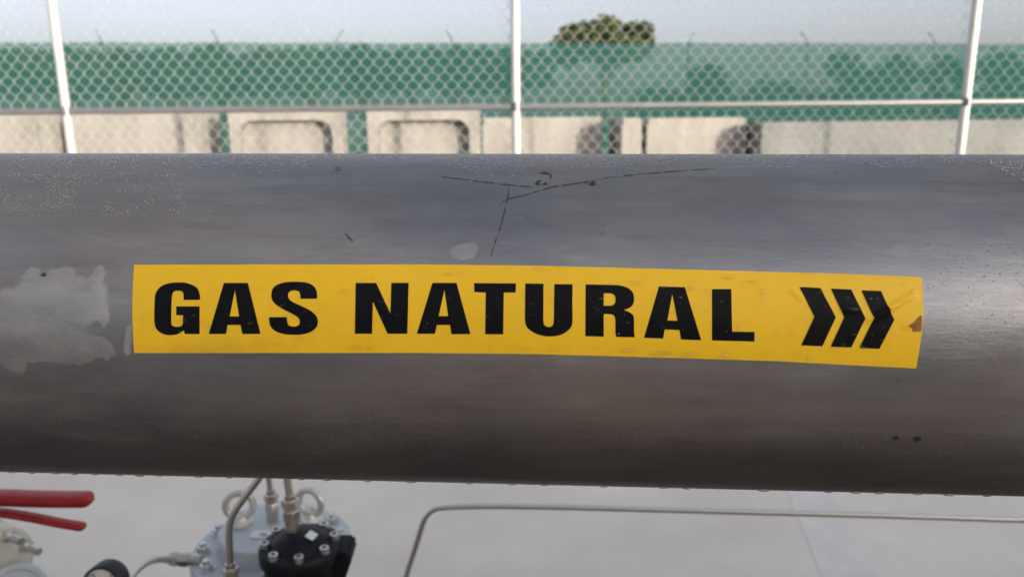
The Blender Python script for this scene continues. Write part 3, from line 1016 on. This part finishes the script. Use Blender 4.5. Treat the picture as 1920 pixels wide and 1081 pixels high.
# ---- pressure gauge
gc = at_y(190, 1096, 0.95)
gn = ((EYE - gc).normalized() + Vector((-0.45, -0.1, -0.35))).normalized()
gauge = thing('pressure_gauge', 'small black-rimmed pressure gauge with a white dial', 'gauge', gc)
bm = new_bm()
add_lathe(bm, [(0, -0.028), (0.0245, -0.028), (0.027, -0.025), (0.027, 0.0), (0.0255, 0.002), (0.0228, 0.002), (0.0228, -0.004)], gc, gn, 48); part('case', bm, 'gauge_black', gauge)
bm = new_bm(); add_cyl(bm, gc - gn * 0.0055, gc - gn * 0.004, 0.0226, 40); dial = part('dial', bm, 'gauge_face', gauge)
x_, y_ = frame_from(gn)
bm = new_bm()
for k in range(25):
    a = R(-45 + 270 * k / 24)
    d = x_ * math.cos(a) + y_ * math.sin(a)
    w = d.cross(gn).normalized() * (0.0005 if k % 4 else 0.0008)
    r0 = 0.017 if k % 4 else 0.0145
    bm.faces.new([bm.verts.new(gc - gn * 0.0036 + p) for p in (d * r0 - w, d * 0.0205 - w, d * 0.0205 + w, d * r0 + w)])
part('dial_marks', bm, 'ink', dial, False)
bm = new_bm()
d = (x_ * 0.5 + y_ * 0.85).normalized(); w = d.cross(gn).normalized() * 0.0009
bm.faces.new([bm.verts.new(gc - gn * 0.0030 + p) for p in (-d * 0.005 - w, d * 0.018 - w * 0.3, d * 0.018 + w * 0.3, -d * 0.005 + w)])
part('needle', bm, 'ink', gauge, False)
bm = new_bm(); add_tube(bm, smooth_path([gc - gn * 0.028, gc - gn * 0.045 - Zv * 0.02, (gc.x - 0.01, gc.y + 0.03, gc.z - 0.10), (gc.x - 0.01, gc.y + 0.03, 0.47)], 5), 0.0065, 14)
part('stem', bm, 'fitting_steel', gauge)

# ================================================================== LOWER LINE (below the frame), carries regulator, gauge and valve
LY, LZ = 1.08, RZ - 0.235
lower = thing('lower_pipe', 'cream painted gas line low under the big pipe', 'pipe', (0, LY, LZ))
bm = new_bm(); add_cyl(bm, (-3.4, LY + 0.07, LZ), (RX - 0.07, LY + 0.07, LZ), 0.05, 40); add_cyl(bm, (RX + 0.07, LY + 0.07, LZ), (3.4, LY + 0.07, LZ), 0.05, 40)
part('line', bm, 'cream_paint', lower)
for x in (-2.6, -1.4, 1.3, 2.6):
    bm = new_bm(); add_cyl(bm, (x, LY + 0.07, 0.005), (x, LY + 0.07, LZ - 0.045), 0.03, 20); add_box(bm, (x, LY + 0.07, 0.012), (0.16, 0.16, 0.012))
    part('foot', bm, 'support_steel', lower)

# ================================================================== VALVE with red lever
VF = at_y(-12, 1068, 1.02)
fax = Vector((0.86, -0.42, -0.10)).normalized()
valve = thing('ball_valve', 'cream flanged ball valve with a red double-bar lever', 'valve', (VF.x, VF.y, LZ))
bm = new_bm()
add_lathe(bm, [(0.045, -0.075), (0.048, -0.03), (0.062, -0.028), (0.0635, -0.025), (0.0635, -0.004), (0.062, -0.002), (0.04, -0.002), (0.038, 0.0), (0.0, 0.0)], VF, fax, 56)
part('flange', bm, 'cream_paint', valve)
bm = new_bm(); bmesh.ops.create_uvsphere(bm, u_segments=32, v_segments=18, radius=0.075, matrix=Matrix.Translation(VF - fax * 0.12) @ Matrix.Diagonal((1.1, 1, 1, 1)))
add_cyl(bm, VF - fax * 0.12 - Zv * 0.05, (VF.x - fax.x * 0.12, VF.y - fax.y * 0.12, LZ - 0.0), 0.045, 28)
part('body', bm, 'cream_paint', valve)
x_, y_ = frame_from(fax)
for k in range(8):
    a = 2 * math.pi * (k + 0.35) / 8
    c = VF + (x_ * math.cos(a) + y_ * math.sin(a)) * 0.051
    bm = new_bm(); hex_prism(bm, c - fax * 0.002, fax, 0.0098, 0.009, a); part('nut', bm, 'bolt_zinc', valve)
    bm = new_bm(); add_cyl(bm, c + fax * 0.006, c + fax * 0.030, 0.0060, 16); part('stud', bm, 'bolt_zinc', valve)
# pipe mouth with its ring, low in front of the flange
rc = at_y(28, 1112, 0.99)
bm = new_bm()
rn = (EYE - rc + Vector((0, 0, 0.5))).normalized()
add_lathe(bm, [(0.034, -0.08), (0.040, -0.012), (0.044, -0.006), (0.044, 0.0), (0.040, 0.003), (0.035, 0.0), (0.034, -0.006), (0.0, -0.008)], rc, rn, 48)
part('bonnet', bm, 'casing_paint', valve)
# lever: upper bar and trigger bar joined at the stem left of the frame
def bar(name, pts, w, h, m, parent, ends=True):
    """flat bar with rounded edges swept along points"""
    P = smooth_path(pts, 6)
    b_ = new_bm()
    rings_ = []
    n = len(P)
    for i, p in enumerate(P):
        d = (P[min(i + 1, n - 1)] - P[max(i - 1, 0)]).normalized()
        y = Zv.cross(d).normalized(); z = d.cross(y)
        f = 1.0
        rings_.append([b_.verts.new(p + y * math.copysign(abs(math.cos(a)) ** 0.55, math.cos(a)) * w * f + z * math.copysign(abs(math.sin(a)) ** 0.55, math.sin(a)) * h * f) for a in [2 * math.pi * k / 20 for k in range(20)]])
    d = (P[-1] - P[-2]).normalized()
    last = P[-1]
    for q, sc_ in ((0.35, 0.93), (0.62, 0.76), (0.80, 0.5)):
        rings_.append([b_.verts.new(last + d * w * q * 0.9 + (v.co - last) * sc_) for v in rings_[n - 1]])
    for a, c in zip(rings_, rings_[1:]):
        for k in range(20): b_.faces.new((a[k], a[(k + 1) % 20], c[(k + 1) % 20], c[k]))
    b_.faces.new(rings_[0][::-1]); b_.faces.new(rings_[-1])
    bmesh.ops.recalc_face_normals(b_, faces=b_.faces)
    return part(name, b_, m, parent)
YL = 0.93
stem_top = Vector((VF.x - fax.x * 0.12, VF.y - fax.y * 0.12, 0))
hp = [at_y(x, y, YL) for x, y in ((-60, 931), (0, 932), (60, 934), (110, 935), (160, 935))]
hp = [Vector((stem_top.x, stem_top.y, hp[0].z - 0.01))] + hp
lever = bar('lever', hp, 0.0125, 0.0085, 'red_vinyl', valve)
tp_ = [at_y(x, y, YL) for x, y in ((-40, 957), (10, 961), (60, 969), (110, 979), (152, 986))]
bar('trigger', tp_, 0.0075, 0.0045, 'red_vinyl', lever)
bm = new_bm(); add_cyl(bm, (stem_top.x, stem_top.y, VF.z + 0.05), (stem_top.x, stem_top.y, hp[0].z + 0.012), 0.012, 20); hex_prism(bm, (stem_top.x, stem_top.y, hp[0].z + 0.010), Zv, 0.016, 0.012)
part('stem', bm, 'bolt_zinc', valve)

# ================================================================== IMPULSE TUBE on the right
YI = 1.20
ip = [(748, 1130), (762, 1078), (778, 1028), (793, 980), (800, 966), (811, 956), (828, 951), (900, 948), (1000, 949), (1100, 951), (1400, 959), (1700, 967), (1960, 975), (2600, 990)]
P3 = [at_y(x, y, YI) for x, y in ip]
first = P3[0]
imp = thing('impulse_tube', 'thin bent stainless tube running level over the concrete pad', 'tube', (first.x, YI, LZ))
bm = new_bm()
add_tube(bm, smooth_path([Vector((first.x, YI, LZ + 0.02))] + P3 + [Vector((P3[-1].x + 0.05, YI, P3[-1].z - 0.02)), Vector((P3[-1].x + 0.06, YI, LZ + 0.03))], 5), 0.0050, 14)
part('tube', bm, 'stainless', imp)
for b_ in (Vector((first.x, YI, LZ + 0.01)), Vector((P3[-1].x + 0.06, YI, LZ + 0.01))):
    tube_fitting(imp, b_, Zv)

# ================================================================== CHAIN-LINK FENCE
FY = 4.1
z_rail = at_y(960, 200, FY).z
FH = 2.45
px_posts = [at_y(x, y, FY).x for x, y in ((116, 145), (967, 145), (1816, 145))]
bay = (px_posts[2] - px_posts[0]) / 2
posts = [px_posts[1] + bay * k for k in (-3, -2, -1, 0, 1, 2, 3)]
fence = thing('chain_link_fence', 'galvanised chain-link fence on white tubular posts behind the pipe', 'fence', (px_posts[1], FY, 0))
bm = new_bm(); add_cyl(bm, (0, 0, 0.005), (0, 0, FH + 0.05), 0.0225, 24); add_lathe(bm, [(0.0245, FH + 0.045), (0.0245, FH + 0.06), (0.015, FH + 0.075), (0, FH + 0.08)], (0, 0, 0), Zv, 24)
pm = bpy.data.meshes.new('post'); bm.normal_update(); bm.to_mesh(pm); bm.free(); pm.materials.append(MATS['white_post'])
pm.polygons.foreach_set('use_smooth', [True] * len(pm.polygons)); pm.set_sharp_from_angle(angle=R(40))
bm = new_bm(); add_cyl(bm, (0, 0, -0.022), (0, 0, 0.022), 0.0262, 24); add_box(bm, (0, -0.030, 0), (0.012, 0.02, 0.03))
cm = bpy.data.meshes.new('clamp'); bm.normal_update(); bm.to_mesh(cm); bm.free(); cm.materials.append(MATS['galvanised'])
def fchild(name, me, loc):
    o = bpy.data.objects.new(name, me); C.objects.link(o); o.parent = fence
    o.location = Vector(loc) - fence.location
    return o
for x in posts:
    fchild('post', pm, (x, FY, 0)); fchild('clamp', cm, (x, FY, z_rail))
bm = new_bm(); add_cyl(bm, (0.024, 0, 0), (bay - 0.024, 0, 0), 0.0165, 18)
rm = bpy.data.meshes.new('rail'); bm.normal_update(); bm.to_mesh(rm); bm.free(); rm.materials.append(MATS['galvanised'])
rm.polygons.foreach_set('use_smooth', [True] * len(rm.polygons)); rm.set_sharp_from_angle(angle=R(40))
# chain-link fabric of one bay
DW, DH, WR = 0.066, 0.078, 0.00125
nw = int(round(bay / (DW / 2)))
pit = bay / nw
bm = new_bm()
for i in range(nw):
    x0 = (i + 0.5) * pit
    sgn = 1 if i % 2 == 0 else -1
    nz = int((FH - 0.06) / (DH / 2))
    pts = []
    for k in range(nz + 1):
        z = 0.05 + k * DH / 2
        side = sgn * (1 if k % 2 == 0 else -1)
        xx = x0 + side * (pit / 2 + 0.0022)
        dy = 0.0022 * (1 if i % 2 == 0 else -1)
        pts.append(Vector((xx, dy, z - 0.0045))); pts.append(Vector((xx, -dy, z + 0.0045)))
    add_tube(bm, pts, WR, 4, False)
wm = bpy.data.meshes.new('chain_link'); bm.normal_update(); bm.to_mesh(wm); bm.free(); wm.materials.append(MATS['wire'])
for x in posts[:-1]:
    fchild('rail', rm, (x, FY, z_rail)); fchild('rail', rm, (x, FY, FH))
    tag(fchild('chain_link', wm, (x, FY + 0.030, 0)), kind='stuff')

# ================================================================== PRECAST BOX UNITS
def box_unit(px0, px1, ytop, y, depth, label, open_front=True, m='precast', wall=0.105, name='precast_box', yaw=0.0, z0=0.0, h=None, x0=None, x1=None):
    if x0 is None: x0, x1 = at_y(px0, 230, y).x, at_y(px1, 230, y).x
    h = h if h else at_y((px0 + px1) / 2, ytop, y).z
    cx, w = (x0 + x1) / 2, x1 - x0
    root = thing(name, label, 'concrete box', (cx, y, z0), 'precast concrete boxes standing behind the fence')
    b_ = new_bm()
    if open_front:
        hn = 0.13
        outer = [(-w / 2, 0), (w / 2, 0), (w / 2, h), (-w / 2, h)]
        iw, ih0, ih1 = w / 2 - wall, wall, h - wall
        inner = []
        for (cx_, cz_, a0) in ((iw - hn, ih0 + hn, -90), (iw - hn, ih1 - hn, 0), (-iw + hn, ih1 - hn, 90), (-iw + hn, ih0 + hn, 180)):
            for k in range(5):
                a = R(a0 + 90 * k / 4)
                inner.append((cx_ + hn * math.cos(a), cz_ + hn * math.sin(a)))
        tri = tessellate_polygon([[Vector((a, c, 0)) for a, c in outer], [Vector((a, c, 0)) for a, c in inner]])
        allp = outer + inner
        for yy, flip in ((0, False), (depth, True)):
            V = [b_.verts.new((a, yy, c)) for a, c in allp]
            for t in tri:
                try: b_.faces.new([V[i] for i in t])
                except ValueError: pass
            if flip: VB = V
            else: VA = V
        for lo, n in ((0, 4), (4, len(inner))):
            for i in range(n):
                j = (i + 1) % n
                b_.faces.new((VA[lo + i], VA[lo + j], VB[lo + j], VB[lo + i]))
        bmesh.ops.recalc_face_normals(b_, faces=b_.faces)
        fr = obj('frame', b_, m, None); fr.parent = root
        b_ = new_bm(); add_box(b_, (0, depth - 0.05, h / 2), (w - 2 * wall + 0.02, 0.08, h - 2 * wall + 0.02))
        bp_ = obj('back_panel', b_, m, None); bp_.parent = root
    else:
        add_box(b_, (0, depth / 2, h / 2), (w, depth, h))
        bmesh.ops.bevel(b_, geom=b_.edges[:], offset=0.02, segments=2, affect='EDGES')
        fr = obj('shell', b_, m, None); fr.parent = root
        b_ = new_bm()
        b_.free()
        for sx in (-1, 1):
            b_ = new_bm()
            add_box(b_, (sx * (w / 2 - 0.055), -0.012, h / 2 - 0.02), (0.11, 0.03, h - 0.10))
            lp = obj('edge_rib', b_, m, None); lp.parent = root
    root.rotation_euler.z = yaw
    return root
DB = 8.0
box_unit(-190, 95, 208, DB, 0.55, 'cream closed concrete box at the outer end of the row of boxes', False)
box_unit(124, 362, 207, DB, 0.75, 'cream closed concrete box behind the leaning fence post', False)
box_unit(428, 641, 205.5, DB, 0.24, 'cream open precast concrete box with a wide shaded gap beside it')
box_unit(688, 899, 205, DB, 0.24, 'cream open precast concrete box next to the middle fence post')
box_unit(905, 1128, 220, 9.2, 1.0, 'plain closed concrete box right behind the middle fence post', False, 'precast')
box_unit(1166, 1203, 221, 8.7, 1.1, 'narrow closed concrete box between two wider ones', False, 'precast')
box_unit(1213, 1400, 221, 8.7, 1.0, 'wide plain concrete box behind the middle of a fence bay', False, 'precast')
box_unit(1428, 2080, 226, 8.3, 1.0, 'long grey concrete box below the shrubs, its shade put into a darker colour', False, 'precast_shaded')

# ================================================================== GREEN SCREEN FENCE
A0 = at_y(0, 80, 18.4); B0 = at_y(1920, 82.5, 21.6)
gdir = Vector((B0.x - A0.x, B0.y - A0.y, 0)).normalized()
ZT = (A0.z + B0.z) / 2
def on_green(px):
    """where the vertical plane of the green fence meets a pixel column"""
    d = ray(px, 120)
    n = Vector((-gdir.y, gdir.x, 0))
    t = n.dot(Vector((A0.x, A0.y, 0)) - Vector((EYE.x, EYE.y, 0))) / n.dot(d)
    return EYE + d * t
gpx = [195, 412, 632, 850, 1068, 1290, 1512, 1750]
gp_ = [on_green(x) for x in gpx]
gp_ = [Vector((p.x, p.y, 0)) for p in gp_]
step = (gp_[-1] - gp_[0]) / 7
gp_ = [gp_[0] + step * k for k in range(-4, 0)] + gp_ + [gp_[-1] + step * k for k in range(1, 6)]
green = thing('screen_fence', 'tall fence hung with translucent green shade net', 'fence', gp_[4])
for i, p in enumerate(gp_):
    bm = new_bm()
    add_cyl(bm, p + Vector((0, 0, -0.05)), p + Vector((0, 0, ZT)), 0.026, 12)
    lean = (-1 if i % 3 else 1) * 0.10
    add_tube(bm, [p + Vector((0, 0, ZT - 0.01)), p + Vector((lean * 0.5, 0.05, ZT + 0.14)), p + Vector((lean * 1.6, 0.13, ZT + 0.30))], 0.014, 8)
    part('post', bm, 'net_post', green)
for p, q_ in zip(gp_, gp_[1:]):
    bm = new_bm()
    nx_, nz_ = 12, 10
    nrm = Vector((gdir.y, -gdir.x, 0))
    g_ = []
    ph = random.uniform(0, 6)
    for j in range(nz_ + 1):
        row = []
        for i in range(nx_ + 1):
            u, v = i / nx_, j / nz_
            bul = 0.05 * math.sin(math.pi * u) * math.sin(math.pi * v) + 0.012 * math.sin(u * 9 + ph + v * 4)
            sag = 0.02 * math.sin(math.pi * u) * (v ** 4)
            row.append(bm.verts.new(p + (q_ - p) * u + nrm * (0.035 + bul) + Vector((0, 0, 0.03 + (ZT - 0.03) * v - sag))))
        g_.append(row)
    for j in range(nz_):
        for i in range(nx_): bm.faces.new((g_[j][i], g_[j][i + 1], g_[j + 1][i + 1], g_[j + 1][i]))
    part('net_panel', bm, 'shade_net', green)
    bm = new_bm()
    mid = (p + q_) / 2
    add_tube(bm, [p + Vector((0, 0, ZT)), mid + Vector((0, 0, ZT - 0.02)), q_ + Vector((0, 0, ZT))], 0.010, 6)
    part('top_wire', bm, 'net_post', green)

# ================================================================== TREES AND SHRUBS beyond the green fence
def leaf_cloud(clumps, n, size, seed):
    rr = random.Random(seed)
    b_ = new_bm()
    tot = sum(c[3] ** 2 for c in clumps)
    for (cx, cy, cz, r) in clumps:
        for _ in range(int(n * r * r / tot)):
            d = Vector((rr.gauss(0, 1), rr.gauss(0, 1), rr.gauss(0, 1))).normalized()
            q = r * (rr.random() ** 0.45) * rr.uniform(0.85, 1.12)
            c = Vector((cx, cy, cz)) + Vector((d.x, d.y, d.z * 0.85)) * q
            if c.z < 0.05: continue
            s = size * rr.uniform(0.6, 1.4)
            a = Vector((rr.gauss(0, 1), rr.gauss(0, 1), rr.gauss(0, 1))).normalized()
            x, y = frame_from(a)
            b_.faces.new([b_.verts.new(c + p) for p in (x * s, y * s * 0.5, -x * s, -y * s * 0.5)])
    return b_
def tree(px, ytop, y, wpx, h0, label, m, n=3500, size=0.13, seed=1, name='tree', clumps=9, group=None, cat='tree', fall=0.45, low=0.15):
    top = at_y(px, ytop, y)
    x, H = top.x, top.z
    rw = wpx / 2 / FPX * y * 1.02
    root = thing(name, label, cat, (x, y, 0), group)
    rr = random.Random(seed)
    cl = []
    hc = H - h0
    for k in range(clumps):
        a = rr.uniform(0, 6.28)
        q = rw * rr.uniform(0.25, 0.72)
        r = rr.uniform(0.26, 0.42) * min(rw, hc * 0.75)
        f = 1 - fall * (q / rw) ** 2
        z = h0 + r + (hc - 2 * r) * rr.uniform(low, 1.0) * f
        cl.append((x + q * math.cos(a), y + q * math.sin(a), z, r))
    r = 0.42 * min(rw, hc * 0.7)
    cl.append((x, y, H - r * 0.92, r)); cl.append((x, y, h0 + hc * 0.42, r * 1.2))
    part('crown', leaf_cloud(cl, n, size, seed), m, root, False)
    b_ = new_bm()
    tw = 0.05 + 0.025 * H
    add_tube(b_, smooth_path([(x, y, -0.05), (x + 0.05, y, h0 * 0.6), (x - 0.04, y, h0 + hc * 0.3), (x, y, h0 + hc * 0.7)], 4), [tw * (1 - 0.75 * k / 12) for k in range(13)], 10)
    for k, c in enumerate(cl[:5]):
        add_tube(b_, [(x, y, h0 * 0.75 + 0.05), ((x + c[0]) / 2, (y + c[1]) / 2, (h0 + c[2]) / 2 + 0.1), (c[0], c[1], c[2])], [tw * 0.5, tw * 0.35, tw * 0.15], 6)
    part('trunk', b_, 'bark', root)
    return root
tree(1137, 26, 34, 262, 2.9, 'broad olive-green tree rising above the green net fence', 'leaf_olive', 12000, 0.12, 8, clumps=24, fall=0.62, low=0.3)
shr = [(1325, 114, 24.5, 170, 0.1, 21), (1445, 145, 24.0, 170, 0.1, 22), (1582, 94, 25.5, 150, 0.2, 23), (1682, 100, 25.0, 130, 0.2, 24),
       (1775, 102, 25.5, 90, 0.2, 25), (1880, 88, 25.0, 180, 0.1, 26), (2010, 106, 25.5, 170, 0.1, 27), (1230, 160, 24.0, 150, 0.1, 28)]
lab = ['rounded dark shrub half hidden behind the green net below the olive tree', 'low dark shrub behind the green net between two taller ones', 'tall pointed dark shrub seen through the green net',
       'tall narrow dark shrub beside the pointed one behind the net', 'slim dark shrub behind the net at the outer white post', 'wide dark shrub behind the net beyond the outer post', 'dark shrub behind the net past the wide one', 'lowest dark shrub behind the net under the olive tree']
for (x, yt, y, w, h0, sd), l in zip(shr, lab):
    tree(x, yt, y, w, h0, l, 'leaf_dark', 4200, 0.12, sd, 'shrub', 14, 'dark shrubs behind the net', 'shrub')
# hedge row behind the left part of the net: clear stems, dense heads
for k in range(12):
    x = -60 + k * 92
    tree(x, 82 + (k * 37 % 8), 27.5 + 0.5 * (k % 3), 200, 1.95, 'dark round-headed tree in the row behind the green net', 'leaf_dark', 7000, 0.16, 40 + k, 'orchard_tree', 26, 'row of round-headed trees behind the net', 'tree', 0.12, 0.0)

# ================================================================== HUT added behind the camera, unseen, to shade the foreground
WH = 2.5
bld = thing('added_hut', 'low pale hut added out of view to shade the foreground, with a maroon door for reflections', 'light blocker', (0, -4.0, 0))
bm = new_bm(); add_box(bm, (2.9, -5.1, WH / 2), (11.4, 3.2, WH)); part('wall', bm, 'wall_render', bld, False)
bm = new_bm(); add_box(bm, (2.9, -5.1, WH + 0.035), (11.7, 3.5, 0.066)); part('roof', bm, 'roof_sheet', bld, False)
bm = new_bm(); add_box(bm, (0.35, -3.475, 1.0), (1.0, 0.05, 1.98)); dr = part('door', bm, 'tint_door', bld, False)  # door added, unseen, to put a maroon tint into the pipe's reflection
bm = new_bm(); add_cyl(bm, (0.72, -3.45, 1.0), (0.72, -3.39, 1.0), 0.012, 12); add_box(bm, (0.67, -3.385, 1.0), (0.13, 0.016, 0.022)); part('handle', bm, 'stainless', dr)
